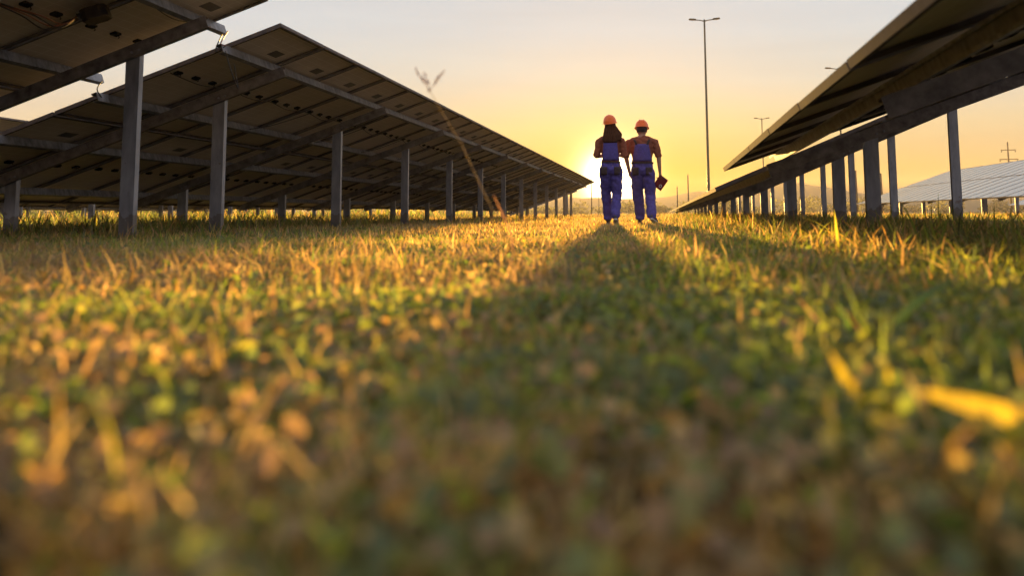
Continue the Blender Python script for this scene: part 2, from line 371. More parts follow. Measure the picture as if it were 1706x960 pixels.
c0 = cable('cable', [Vector((lx - .02, 7.02 - 8 * PITCH, 0)) + P1(2.74, 8 * PITCH + .12, -.10), Vector((lx, 7.1, 0)) + P2(2.76, -.05, -.02), Vector((lx, 7.217, 0)) + P2(2.74, -.1, -.08)], .005, M['cable'])
tag(c0, 'thin black wire bridging the gap between the two left tables, at the lower rail', 'cable')

def on1(a, y, n): return P1(a, y, n)
bm = bmesh.new(); bm_box(bm, (0, 0, -.02), (.18, .22, .095)); bmesh.ops.bevel(bm, geom=[e for e in bm.edges if abs((e.verts[0].co - e.verts[1].co).z) > .01], offset=.045, segments=1, affect='EDGES'); bmesh.ops.bevel(bm, geom=bm.edges[:], offset=.006, segments=1, affect='EDGES')
for k in (-1, 1): bm_tube(bm, [(-.07, k * .05, 0), (-.115, k * .05, 0)], .012, 8)
bx = link('optimiser_box', bm_mesh(bm, 'optimiser_box'), M['black'], t1, on1(3.56, 7.02, -.075)); bx.rotation_euler = (.05, -R(19.6), R(20))
for k, m_ in enumerate(('copper', 'cable', 'copper', 'cable')):
    cable('cable', [on1(3.44 - .01 * k, 6.98 + .02 * k, -.075), on1(3.36 - .03 * k, 6.92 - .02 * k, -.12 - .02 * (k % 2)), on1(3.30 - .02 * k, 6.80 - .05 * k, -.06), on1(3.28, 6.55 - .12 * k, -.05)], .006, M[m_], t1)
cable('cable', [on1(2.98, 6.5, -.05), on1(2.9, 6.52, -.10), on1(2.78, 6.55, -.16), on1(2.74, 6.5, -.12)], .005, M['copper'], t1)

# ------------------------------------------------------------------ people
def ell(bm, c, r, sub=2):
    g = bmesh.ops.create_icosphere(bm, subdivisions=sub, radius=1.0)
    r = r if isinstance(r, (tuple, list)) else (r, r, r)
    for v in g['verts']: v.co = Vector((c[0] + v.co.x * r[0], c[1] + v.co.y * r[1], c[2] + v.co.z * r[2]))
    return g['verts']
def hulls(groups, voxel, name, smooth_it=6, folds=0.0, fscale=9.0):
    """each group is a list of (centre, radius); neighbours are bridged by their convex hull, then everything is fused into one skin"""
    allbm = bmesh.new(); tmp = bpy.data.meshes.new('tmp')
    for g in groups:
        for (a, b) in (zip(g, g[1:]) if len(g) > 1 else [(g[0], g[0])]):
            bm = bmesh.new(); ell(bm, *a)
            if a is not b: ell(bm, *b)
            res = bmesh.ops.convex_hull(bm, input=bm.verts[:])
            bmesh.ops.delete(bm, geom=[v for v in res['geom_interior'] if isinstance(v, bmesh.types.BMVert)], context='VERTS')
            bm.to_mesh(tmp); bm.free(); allbm.from_mesh(tmp)
    me = bpy.data.meshes.new(name); allbm.to_mesh(me); allbm.free(); bpy.data.meshes.remove(tmp)
    o = bpy.data.objects.new('tmp', me); COL.objects.link(o)
    m = o.modifiers.new('r', 'REMESH'); m.mode = 'VOXEL'; m.voxel_size = voxel
    m = o.modifiers.new('s', 'SMOOTH'); m.iterations = smooth_it; m.factor = .5
    dg = bpy.context.evaluated_depsgraph_get(); out = bpy.data.meshes.new_from_object(o.evaluated_get(dg)); out.name = name
    bpy.data.objects.remove(o); bpy.data.meshes.remove(me)
    if folds:
        for v in out.vertices:
            p = v.co; w = noise.noise(Vector((p.x * fscale * .8, p.y * fscale, p.z * fscale * 1.5 + p.x * 6))) + .5 * noise.noise(p * fscale * 2.3)
            v.co = p + v.normal * (w * folds)
    out.polygons.foreach_set('use_smooth', [True] * len(out.polygons)); return out
M['skin'] = mat('skin', (.36, .20, .13), .55, 0, .10, 20)
M['shirt'] = mat('rust_cotton', (.22, .065, .032), .9, 0, .18, 40, .1)
M['blue'] = mat('blue_workwear', (.085, .065, .27), .88, 0, .16, 30, .1)
M['navy'] = mat('dark_trim', (.050, .030, .030), .85, 0, .2, 30)
M['hat'] = mat('orange_hard_hat', (.86, .15, .012), .32, 0, .06, 12)
M['hair'] = mat('dark_brown_hair', (.070, .030, .016), .9, 0, .35, 30, .3, .05, stretch=(3, 3, .3))
M['hair_short'] = mat('short_dark_hair', (.030, .024, .022), .7, 0, .3, 50, .3)
M['shoe'] = mat('work_shoe', (.09, .08, .08), .7, 0, .2, 20)
M['sole'] = mat('pale_shoe_sole', (.55, .50, .46), .7, 0, .15, 20)
M['red'] = mat('red_clipboard', (.17, .014, .018), .4, 0, .1, 12)
M['paper'] = mat('paper', (.75, .74, .72), .8, 0, .04, 20)
M['eye'] = mat('eye', (.03, .02, .015), .3, 0, .1, 20)

def hand_groups(w, el, curl=.5, side=1, tilt=None):
    """w = wrist, el = elbow (gives the forearm direction): palm, four unequal bent fingers and a thumb"""
    w, el = Vector(w), Vector(el); d = (w - el).normalized(); if_ = Vector((0, 1, 0)) if abs(d.y) < .8 else Vector((0, 0, 1))
    sd = (if_ - d * if_.dot(d)).normalized()                      # across the knuckles
    nm = d.cross(sd).normalized() * side                          # palm side
    pc = w + d * .055; out = [[(tuple(w), .024), (tuple(pc), (.026, .03, .03))]]
    for k, (o, L) in enumerate(((.030, .072), (.011, .080), (-.009, .074), (-.028, .058))):
        a = w + d * .085 + sd * o; b = a + (d * math.cos(curl) + nm * math.sin(curl)) * L * .5; c = b + (d * math.cos(curl * 2.4) + nm * math.sin(curl * 2.4)) * L * .5
        out.append([(tuple(pc + sd * o * .8), .011), (tuple(a), .0095), (tuple(b), .0085), (tuple(c), .0075)])
    t0 = w + d * .035 + sd * .026; t1 = t0 + (d * .7 + sd * .6 + nm * .3) * .04; t2 = t1 + (d * .9 + nm * .5) * .028
    out.append([(tuple(t0), .012), (tuple(t1), .010), (tuple(t2), .0085)]); return out

def make_person(loc, rz, label, p):
    root = empty('person', loc, rz); tag(root, label, 'person', 'people walking away between the rows')
    ch, wa, hp = p['chest'], p['waist'], p['hips']
    hd = p['head']
    body = [[(hd, (.076, .094, .112))], [((hd[0], hd[1] + .02, hd[2] - .07), (.055, .06, .05)), (hd, (.06, .07, .06))],
            [(p['neck'], .056), ((hd[0], hd[1] - .01, hd[2] - .06), .052)], [(p['neck'], .06), (ch[0], tuple(x * .9 for x in ch[1]))],
            [(ch[0], tuple(x * .93 for x in ch[1])), (wa[0], tuple(x * .93 for x in wa[1])), (hp[0], tuple(x * .93 for x in hp[1]))]]
    # face: brow, nose, lips, ears
    f = lambda x, y, z: (hd[0] + x, hd[1] + y, hd[2] + z)
    body += [[(f(0, .088, .01), .012), (f(0, .108, -.03), .014)], [(f(-.02, .088, -.062), .010), (f(.02, .088, -.062), .010)], [(f(-.04, .082, .02), .010), (f(.04, .082, .02), .010)], [(f(0, .08, -.10), .018)]]
    for sx in (-1, 1): body.append([(f(sx * .080, -.005, .012), (.010, .022, .022)), (f(sx * .076, .0, -.02), (.009, .014, .016))])
    for arm in p['arms']:
        sh, el, wr = arm['pts']; body.append([(sh, .052), (el, .040), (wr, .026)]); body += hand_groups(wr, el, arm.get('curl', .5), arm.get('side', 1))
    for lg in p['legs']: body.append([(lg['hip'], .085), (lg['knee'], .058), (lg['ankle'], .040), (lg['toe'], .028)])
    link('body', hulls(body, .0068, 'body', 3), M['skin'], root)
    for sx in (-1, 1):
        bm = bmesh.new(); ell(bm, f(sx * .032, .083, -.002), .012); link('eye', bm_mesh(bm, 'eye', True), M['eye'], root)
    inf = lambda r, d: tuple(x + d for x in r) if isinstance(r, tuple) else r + d
    sh_g = [[(p['neck'], (.07, .066, .035)), (ch[0], inf(ch[1], .006)), (wa[0], inf(wa[1], .004)), (hp[0], inf(hp[1], -.02))]]
    for arm in p['arms']:
        s_, e_, w_ = [Vector(q) for q in arm['pts']]; cut = s_.lerp(e_, p['sleeve'])
        sh_g += [[((p['neck'][0] + (s_.x) * .35, 0, p['neck'][2] - .035), (.06, .07, .05)), (tuple(s_), (.060, .064, .058)), (tuple(cut), .056)]]
    link('shirt', hulls(sh_g, .0095, 'shirt', 4, .012, 12), M['shirt'], root)
    tr = [[((hp[0][0], hp[0][1], hp[0][2] + .12), inf(wa[1], .010)), (hp[0], inf(hp[1], .004))]]
    for lg in p['legs']:
        h, k, a = lg['hip'], lg['knee'], lg['ankle']
        tr.append([((h[0], h[1] - .015, h[2]), p['thigh']), (k, (p['knee_r'], p['knee_r'] * 1.05, .08)), ((a[0], a[1], a[2] + .03), (p['hem'], p['hem'] * 1.1, .05)), ((a[0], a[1], a[2] - .01), (p['hem'] * .95, p['hem'] * 1.1, .03))])
    ov = link('overalls', hulls(tr, .0095, 'overalls', 3, .017, 9), M['blue'], root)
    zc, zw = ch[0][2], wa[0][2]
    def back_y(x, z):                                              # how far the back reaches behind the spine at (x, z)
        t = min(1, max(0, (zc - z) / (zc - zw))); rx = ch[1][0] * (1 - t) + wa[1][0] * t + .012; ry = ch[1][1] * (1 - t) + wa[1][1] * t + .012
        yc = ch[0][1] * (1 - t) + wa[0][1] * t
        if z > zc: ry *= math.sqrt(max(.2, 1 - ((z - zc) / (ch[1][2] * 1.35)) ** 2))
        return yc - ry * math.sqrt(max(.08, 1 - (x / rx) ** 2))
    def patch(name, rows, m, off, parent, thick=.008, nx_=9):
        bm = bmesh.new(); g = [[], []]
        for z, xa, xb in rows:
            for li, d in enumerate((off, off - thick)):
                g[li].append([bm.verts.new((xa + (xb - xa) * k / (nx_ - 1), back_y(xa + (xb - xa) * k / (nx_ - 1), z) - d, z)) for k in range(nx_)])
        for G in g:
            for r0, r1 in zip(G, G[1:]):
                for k in range(nx_ - 1): bm.faces.new((r0[k], r0[k + 1], r1[k + 1], r1[k]))
        for e0, e1 in ((0, 0), (-1, -1)):
            for k in range(nx_ - 1): bm.faces.new((g[0][e0][k], g[0][e0][k + 1], g[1][e0][k + 1], g[1][e0][k]))
        for j in range(len(rows) - 1):
            for k in (0, -1): bm.faces.new((g[0][j][k], g[0][j + 1][k], g[1][j + 1][k], g[1][j][k]))
        return link(name, bm_mesh(bm, name, True), m, parent)
    b0, b1 = p['bib']
    patch('bib', [(z, *( (-(b0[1] + (b1[1] - b0[1]) * t), (b0[1] + (b1[1] - b0[1]) * t)) )) for t, z in [(i / 8, b0[0] + (b1[0] - b0[0]) * i / 8) for i in range(9)]], M['blue'], .008, ov)
    zb = p['belt']
    bm = bmesh.new(); rb = (wa[1][0] + .0165, wa[1][1] + .0175); v0 = []
    for z in (zb - .014, zb + .014):
        v0.append([bm.verts.new((wa[0][0] + rb[0] * math.cos(a_), wa[0][1] + rb[1] * math.sin(a_), z)) for a_ in [2 * math.pi * k / 28 for k in range(28)]])
    for k in range(28): bm.faces.new((v0[0][k], v0[0][(k + 1) % 28], v0[1][(k + 1) % 28], v0[1][k]))
    link('belt', bm_mesh(bm, 'belt', True), M['navy'], ov)
    for sx in (-1, 1):                                             # hip pockets, laid on the seat
        bm = bmesh.new(); g = []
        for j in range(5):
            z = zb - .075 - .125 * j / 4; row = []
            for k in range(6):
                x = sx * (.055 + .105 * k / 5); rx, ry = hp[1][0] + .012, hp[1][1] + .010
                q = max(.05, 1 - (x / rx) ** 2 - ((z - hp[0][2]) / .34) ** 2); row.append(bm.verts.new((hp[0][0] + x, hp[0][1] - ry * math.sqrt(q) - .017, z)))
            g.append(row)
        for r0, r1 in zip(g, g[1:]):
            for k in range(5): bm.faces.new((r0[k], r0[k + 1], r1[k + 1], r1[k]))
        ext = bmesh.ops.extrude_face_region(bm, geom=bm.faces[:])
        for v in [v for v in ext['geom'] if isinstance(v, bmesh.types.BMVert)]: v.co.y += .03
        link('pocket', bm_mesh(bm, 'pocket', True), M['navy'], ov)
    for sx in (-1, 1):
        x0 = sx * (b1[1] - .02); x1 = sx * (b1[1] + .012); zt = p['neck'][2] + .0
        rows = [(b1[0] - .01 + (zt - .04 - b1[0]) * j / 6, x0 + (x1 - x0) * j / 6 - .018, x0 + (x1 - x0) * j / 6 + .018) for j in range(7)]
        patch('strap', rows, M['navy'], .012, ov, nx_=3)
    for lg in p['legs']:
        a, t = Vector(lg['ankle']), Vector(lg['toe']); d = (t - a); heel = Vector(lg['heel'])
        up = Vector((0, 0, .012))
        g = [[(tuple(heel + up * 2), (.034, .036, .030)), (tuple(t - (t - heel) * .3 + up * 2), (.042, .045, .030)), (tuple(t + up), (.036, .04, .022))], [(tuple(heel + up * 2), .034), (tuple(a), (.042, .045, .04))]]
        s_ = link('shoe', hulls(g, .009, 'shoe', 3), M['shoe'], root)
        sole_d = (t - heel).normalized(); nrm_ = sole_d.cross(Vector((1, 0, 0))).normalized()
        if nrm_.z > 0: nrm_ = -nrm_
        o_ = nrm_ * .022
        g = [[(tuple(heel + o_), (.038, .040, .018)), (tuple(t - (t - heel) * .3 + o_), (.047, .048, .018)), (tuple(t + o_ * .6), (.038, .04, .016))]]
        link('sole', hulls(g, .009, 'sole', 2), M['sole'] if lg['ankle'][1] < 0 else M['shoe'], s_)
    # hard hat
    hat = empty('tmp', (0, 0, 0)); bpy.data.objects.remove(hat)
    bm = bmesh.new(); n_a, n_r = 28, 8; rx, ry, rz_ = p['hat']; prev = None
    for j in range(n_r + 1):
        th = math.pi / 2 * j / n_r
        if j == n_r: tip = bm.verts.new((0, 0, rz_)); [bm.faces.new((prev[k], prev[(k + 1) % n_a], tip)) for k in range(n_a)]; break
        e = math.cos(th) ** .82; row = [bm.verts.new((rx * e * math.cos(2 * math.pi * k / n_a), ry * e * math.sin(2 * math.pi * k / n_a), rz_ * math.sin(th) + (.006 if j else 0))) for k in range(n_a)]
        if prev: [bm.faces.new((prev[k], prev[(k + 1) % n_a], row[(k + 1) % n_a], row[k])) for k in range(n_a)]
        prev = row
    inner = None
    for z, g_, gf in ((.004, 0.0, 0.0), (-.004, .014, .055), (-.010, .013, .054), (-.006, -.008, -.008)):
        row = []
        for k in range(n_a):
            a_ = 2 * math.pi * k / n_a; ex_ = g_ + (gf - g_) * max(0, math.sin(a_)) ** 2
            row.append(bm.verts.new(((rx + ex_) * math.cos(a_), (ry + ex_) * math.sin(a_), z - .012 * max(0, math.sin(a_)))))
        if inner: [bm.faces.new((inner[k], inner[(k + 1) % n_a], row[(k + 1) % n_a], row[k])) for k in range(n_a)]
        inner = row
    for xo in p.get('ribs', (0,)):
        pts = [(xo, ry * math.cos(t_) * .97, rz_ * math.sin(t_) * 1.0 + .006) for t_ in [math.pi * (.16 + .68 * k / 10) for k in range(11)]]
        bm_tube(bm, pts, .010, 6)
    h_ = link('hard_hat', bm_mesh(bm, 'hard_hat', True), M['hat'], root)
    h_.location = p['hat_at']; h_.rotation_euler = p['hat_rot']
    bm = bmesh.new(); v0 = []
    for z in (-.045, .0):
        v0.append([bm.verts.new(((rx - .018) * math.cos(a_), (ry - .016) * math.sin(a_), z)) for a_ in [2 * math.pi * k / 24 for k in range(24)]])
    for k in range(12, 24): bm.faces.new((v0[0][k], v0[0][(k + 1) % 24], v0[1][(k + 1) % 24], v0[1][k]))
    link('headband', bm_mesh(bm, 'headband', True), M['navy'], h_)
    link('hair', hulls(p['hair'], .009, 'hair', 3, .004, 14), p['hair_m'], root)
    return root
woman = dict(chest=((0, 0, 1.27), (.150, .105, .12)), waist=((0, 0, 1.03), (.135, .10, .08)), hips=((0, 0, .845), (.194, .130, .10)), head=(.0, .02, 1.535), neck=(0, 0, 1.405),
    arms=[dict(pts=((-.180, 0, 1.30), (-.222, -.03, 1.075), (-.12, .20, 1.09))), dict(pts=((.180, 0, 1.30), (.222, -.03, 1.07), (.12, .20, 1.10)), side=-1)], sleeve=.92,
    legs=[dict(hip=(-.092, 0, .83), knee=(-.085, .12, .47), ankle=(-.060, .16, .10), toe=(-.065, .34, .03), heel=(-.06, .13, .035)),
          dict(hip=(.092, 0, .83), knee=(.086, .03, .45), ankle=(.068, -.17, .125), toe=(.075, -.05, .028), heel=(.068, -.22, .10))],
    thigh=(.100, .118, .10), knee_r=.083, hem=.069, bib=((1.0, .132), (1.285, .105)), belt=.972, hat=(.104, .128, .125), hat_at=(-.005, .0, 1.60), hat_rot=(R(9), R(-7), R(6)), ribs=(0,),
    hair=[[((0, -.015, 1.565), (.090, .095, .07)), ((.012, -.06, 1.46), (.118, .06, .05)), ((.012, -.095, 1.38), (.138, .045, .04)), ((.0, -.115, 1.305), (.122, .030, .035))], [((.06, -.03, 1.52), (.045, .05, .05)), ((.135, -.055, 1.40), (.055, .04, .05)), ((.14, -.085, 1.33), (.035, .03, .03))]], hair_m=M['hair'])
man = dict(chest=((0, 0, 1.27), (.198, .118, .13)), waist=((0, 0, 1.03), (.162, .11, .08)), hips=((0, 0, .845), (.194, .132, .10)), head=(.0, .035, 1.505), neck=(0, .0, 1.40),
    arms=[dict(pts=((-.215, 0, 1.30), (-.258, -.03, 1.07), (-.215, .08, .84))), dict(pts=((.215, 0, 1.30), (.262, -.03, 1.07), (.278, .01, .83)), curl=.9, side=-1)], sleeve=.88,
    legs=[dict(hip=(-.092, 0, .83), knee=(-.085, .12, .46), ankle=(-.055, .17, .10), toe=(-.075, .35, .03), heel=(-.052, .13, .035)),
          dict(hip=(.095, 0, .83), knee=(.115, .03, .45), ankle=(.140, -.17, .12), toe=(.205, -.04, .028), heel=(.135, -.22, .10))],
    thigh=(.107, .120, .10), knee_r=.092, hem=.076, bib=((1.0, .158), (1.275, .108)), belt=.975, hat=(.106, .130, .118), hat_at=(0, .02, 1.555), hat_rot=(R(-5), 0, 0), ribs=(-.035, 0, .035),
    hair=[[((0, .015, 1.545), (.083, .095, .06)), ((0, .0, 1.50), (.080, .092, .035))]], hair_m=M['hair_short'])
W_AT, M_AT = Vector((-.725, 14.0, .012)), Vector((-.235, 14.35, .012))
make_person(W_AT, R(1), 'person with long dark hair under an orange hard hat, blue overalls, arms folded forward', woman)
make_person(M_AT, R(-1), 'person with short hair and orange hard hat in blue overalls, carrying a red clipboard', man)
cb = empty('clipboard', M_AT + Vector((.285, -.015, .655))); cb.rotation_euler = (R(8), R(38), R(-14))
tag(cb, 'small dark red clipboard with a pale ring mark, held low in the right hand', 'clipboard')
bm = bmesh.new(); bm_box(bm, (0, 0, 0), (.16, .006, .215)); link('board', bm_mesh(bm, 'board'), M['red'], cb)
bm = bmesh.new(); bm_box(bm, (-.008, .0055, -.004), (.15, .004, .205)); link('paper_pad', bm_mesh(bm, 'paper_pad'), M['paper'], cb)
bm = bmesh.new(); bm_tube(bm, [(.028 + .018 * math.cos(2 * math.pi * k / 16), -.0035, -.045 + .024 * math.sin(2 * math.pi * k / 16)) for k in range(17)], .0045, 5, False); link('ring_mark', bm_mesh(bm, 'ring_mark', True), M['paper'], cb)
bm = bmesh.new(); bm_box(bm, (0, -.006, .10), (.07, .01, .018)); link('clip', bm_mesh(bm, 'clip'), M['alu'], cb)

# ------------------------------------------------------------------ lamp posts and poles
def lamp(loc, h, arm, label):
    r = empty('street_lamp', loc); tag(r, label, 'street lamp', 'twin armed street lamps beyond the rows')
    bm = bmesh.new(); bm_tube(bm, [(0, 0, -.3), (0, 0, .9), (0, 0, .95), (0, 0, h)], [.13, .13, .10, .055], 12); link('pole', bm_mesh(bm, 'pole', True), M['pole'], r)
    for sx in (-1, 1):
        bm = bmesh.new(); bm_tube(bm, [(0, 0, h - .12), (sx * arm * .25, 0, h - .05), (sx * arm * .62, 0, h)], .035, 8); link('arm', bm_mesh(bm, 'arm', True), M['pole'], r)
        bm = bmesh.new(); Mx = Matrix.Translation((sx * arm * .78, 0, h + .01)) @ Matrix.Rotation(-sx * .07, 4, 'Y')
        bm_box(bm, (0, 0, .02), (arm * .48, .26, .09), Mx); bmesh.ops.bevel(bm, geom=bm.edges[:], offset=.03, segments=2, affect='EDGES'); hd_ = link('lamp_head', bm_mesh(bm, 'lamp_head'), M['black'], r)
        bm = bmesh.new(); bm_box(bm, (0, 0, -.03), (arm * .3, .18, .02), Mx); link('lens', bm_mesh(bm, 'lens'), M['lens'], hd_)
lamp((3.38, 60, 0), 13.3, 1.03, 'tall dark twin armed street lamp standing clear against the sky, nearest of three')
lamp((12.8, 110, 0), 11.7, .92, 'small far twin armed street lamp just above the orange table edge')
lamp((15.05, 75, 0), 12.1, 1.03, 'street lamp mostly hidden by the near right table, one arm tip showing')
def utility(loc, h, arms, label, strut=False):
    r = empty('utility_pole', loc); tag(r, label, 'utility pole', 'wooden utility poles')
    bm = bmesh.new(); bm_tube(bm, [(0, 0, -.3), (0, 0, h * .5), (0, 0, h)], [.16, .14, .10], 10); link('pole', bm_mesh(bm, 'pole', True), M['wood'], r)
    for z, w in arms:
        bm = bmesh.new(); bm_box(bm, (0, -.16, z), (w, .10, .12)); ca = link('crossarm', bm_mesh(bm, 'crossarm'), M['wood'], r)
        for x in (-w * .46, w * .46):
            bm = bmesh.new(); bm_tube(bm, [(x, -.16, z - .06), (x, -.16, z - .18), (x, -.16, z - .2), (x, -.16, z - .34)], [.03, .03, .09, .07], 8); link('insulator', bm_mesh(bm, 'insulator', True), M['black'], ca)
    if strut:
        bm = bmesh.new(); bm_tube(bm, [(-2.2, 0, -.2), (-.05, 0, h * .75)], .10, 8); link('strut', bm_mesh(bm, 'strut', True), M['wood'], r)
utility((56.0, 150, 0), 11.3, [(10.0, 2.3), (8.5, 2.9)], 'utility pole with two crossarms rising behind the pale glass row')
utility((26.5, 110, 0), 4.8, [], 'short wooden pole with a slanting strut, seen between the right hand posts', True)
utility((23.6, 110, 0), 5.2, [], 'plain wooden pole left of the strutted one, between the right hand posts')
def rod(loc, h, r, label):
    bm = bmesh.new(); bm_tube(bm, [(0, 0, -.2), (0, 0, h * .96), (0, 0, h)], [r, r * .8, r * .3], 8)
    tag(link('metal_pole', bm_mesh(bm, 'metal_pole', True), M['steel_dark'], None, loc), label, 'pole', 'thin metal poles in the field')
rod((-4.44, 60, 0), 2.6, .035, 'thin metal pole in front of the sun glare, beside the tip of the long table')
rod((-3.95, 60, 0), 1.75, .022, 'thinnest short metal pole in the sun glare, close behind the walking pair')
rod((2.03, 60, 0), 2.8, .045, 'taller thin metal pole between the walking pair and the tall street lamp')
rod((1.30, 60, 0), 2.0, .040, 'shorter thin metal pole between the walking pair and the tall street lamp')

# ------------------------------------------------------------------ grass
def leaf_mat(name, trans=.5):
    m = bpy.data.materials.new(name); m.use_nodes = True; t = m.node_tree; t.nodes.clear()
    at = N(t, 'ShaderNodeAttribute', attribute_name='tint')
    df = N(t, 'ShaderNodeBsdfDiffuse'); tr = N(t, 'ShaderNodeBsdfTranslucent'); gl = N(t, 'ShaderNodeBsdfGlossy'); gl.inputs['Roughness'].default_value = .45
    t.links.new(at.outputs['Color'], df.inputs['Color'])
    hs = N(t, 'ShaderNodeHueSaturation'); hs.inputs['Saturation'].default_value = 1.15; hs.inputs['Value'].default_value = 2.4; t.links.new(at.outputs['Color'], hs.inputs['Color']); t.links.new(hs.outputs[0], tr.inputs['Color'])
    mx = N(t, 'ShaderNodeMixShader'); mx.inputs[0].default_value = trans; t.links.new(df.outputs[0], mx.inputs[1]); t.links.new(tr.outputs[0], mx.inputs[2])
    m2 = N(t, 'ShaderNodeMixShader'); m2.inputs[0].default_value = .05; t.links.new(mx.outputs[0], m2.inputs[1]); t.links.new(gl.outputs[0], m2.inputs[2])
    o = N(t, 'ShaderNodeOutputMaterial'); t.links.new(m2.outputs[0], o.inputs['Surface']); return m
M['leaf'] = leaf_mat('grass_blade', .65)
GREEN = np.array([(.120, .150, .036), (.150, .165, .038), (.085, .112, .030), (.18, .175, .042)])
DRY = np.array([(.32, .23, .085), (.38, .28, .12), (.27, .17, .065), (.30, .20, .10), (.22, .16, .07)])
def blades(x, y, h, w, lean, dry, segs=2, z=None):
    n = len(x); z0 = ground_z(x, y) - .004 if z is None else z
    az = rng.uniform(0, 2 * np.pi, n); fa = az + np.pi / 2 + rng.normal(0, .5, n)
    bx, by = np.cos(az), np.sin(az); wx, wy = np.cos(fa), np.sin(fa); tt = np.linspace(0, 1, segs + 1); vs = []
    for t in tt:
        cxx = x + bx * lean * h * t * t; cyy = y + by * lean * h * t * t; cz = z0 + h * (t - .30 * np.minimum(lean, 1.6) * t * t)
        wid = w * (1 - t) ** .6 * (.75 + .5 * min(t * 2.5, 1)) if t < 1 else None
        if t < 1: vs.append(np.stack([cxx - wx * wid / 2, cyy - wy * wid / 2, cz], -1)); vs.append(np.stack([cxx + wx * wid / 2, cyy + wy * wid / 2, cz], -1))
        else: vs.append(np.stack([cxx, cyy, cz], -1))
    k = 2 * segs + 1; co = np.stack(vs, 1).reshape(-1, 3); tri = []
    for s in range(segs - 1): tri += [(2 * s, 2 * s + 1, 2 * s + 3), (2 * s, 2 * s + 3, 2 * s + 2)]
    tri.append((2 * segs - 2, 2 * segs - 1, 2 * segs))
    F = (np.arange(n) * k)[:, None, None] + np.array(tri)[None]
    cg = GREEN[rng.integers(0, len(GREEN), n)]; cdry = DRY[rng.integers(0, len(DRY), n)]; isd = (rng.random(n) < dry)[:, None]
    col = np.where(isd, cdry, cg) * rng.uniform(.7, 1.3, (n, 1)) * (.45 + 1.0 * vnoise(x, y, .14, 91) + .12 * vnoise(x, y, 1.1, 92))[:, None]; col = np.repeat(col, k, 0)
    return co, F.reshape(-1, 3), col
def merge(parts):
    cs, fs, ks, off = [], [], [], 0
    for c, f, k in parts: cs.append(c); fs.append(f + off); ks.append(k); off += len(c)
    return np.concatenate(cs), np.concatenate(fs), np.concatenate(ks)
def leaf_object(name, parts, m=None):
    c, f, k = merge(parts); me = quick_mesh(name, c, tris=f)
    a = me.attributes.new('tint', 'FLOAT_COLOR', 'POINT'); a.data.foreach_set('color', np.concatenate([k, np.ones((len(k), 1))], 1).astype(np.float32).ravel())
    return link(name, me, m or M['leaf'])
def wedge(n, d0, d1, spread=.80, power=1.0):
    """points on the ground in the camera's view fan, even per area"""
    u = rng.random(n); d = np.sqrt(d0 * d0 + u * (d1 * d1 - d0 * d0)); a = rng.uniform(-1, 1, n) * spread
    return -.1195 * d + a * d + .08, d * .99
def dry_sunlit_mix(x, y):
    nz_ = vnoise(x, y, .45, 21) * .45 + vnoise(x, y, .13, 22) * .55 + vnoise(x, y, 2.2, 23) * .15
    side = np.clip((x + .12 + .02 * y) / (.30 + .08 * y), -1, 1)
    d = .53 - .34 * side - .07 * np.clip((1.3 - y) / .5, 0, 1) + .30 * np.clip((y - 5) / 6, 0, 1) + (nz_ - .57) * 2.2  # patchy dry growth; the rise far out and leftward paints in golden sunlight
    green_shade_strip = np.clip((-x - .35 * y + 1.0) / 1.0, 0, 1) * np.clip((y - 3.0) / 1.5, 0, 1)  # greener blades paint in the unlit band beside the left tables
    return np.clip(d - .6 * green_shade_strip, .05, .95)
def thin(x, y, amt=.6, scale=.11, seed=31):
    keep = rng.random(len(x)) < 1 - amt + amt * 1.6 * np.clip(vnoise(x, y, scale, seed), 0, 1); return x[keep], y[keep]
parts = []
for (n, d0, d1, hw, w, segs) in ((46000, .22, 1.5, (.018, .046), .0034, 3), (120000, 1.5, 5.0, (.022, .060), .0050, 2), (150000, 5.0, 15.0, (.022, .055), .011, 2), (90000, 15, 62, (.03, .075), .030, 2)):
    x, y = wedge(n, d0, d1); x, y = thin(x, y, .92, scale=.085 if d0 < 5 else .5)
    m_ = len(x); h = rng.uniform(*hw, m_) * (.65 + .8 * vnoise(x, y, .14 if d0 < 5 else .5, 41)); tall = rng.random(m_) < .05; h = np.where(tall, h * 1.9, h)
    parts.append(blades(x, y, h, w * rng.uniform(.6, 1.5, m_), rng.uniform(.15, 1.3, m_), dry_sunlit_mix(x, y), segs))
for n, d0, d1 in ((700, .6, 1.6), (5200, 1.6, 5.0), (12000, 5.0, 16.0), (6000, 16, 45)):
    x, y = wedge(n, d0, d1); x, y = thin(x, y, .85, .35, 61); m_ = len(x)
    parts.append(blades(x, y, rng.uniform(.045, .095, m_), (.006 if d1 < 6 else .012 if d1 < 20 else .03) * rng.uniform(.7, 1.5, m_), rng.uniform(.1, .7, m_), np.clip(dry_sunlit_mix(x, y) + .15, 0, .9), 2))
x = rng.uniform(-4.2, 4.2, 190000); y = rng.uniform(-1.2, 5.0, 190000); out_ = np.abs(x + .1195 * y - .08) > .74 * np.abs(y); out_ |= y < .1
x, y = x[out_], y[out_]; x, y = thin(x, y, .9, .1); m_ = len(x)
parts.append(blades(x, y, rng.uniform(.022, .06, m_), .012 * rng.uniform(.6, 1.5, m_), rng.uniform(.15, 1.3, m_), dry_sunlit_mix(x, y), 2))
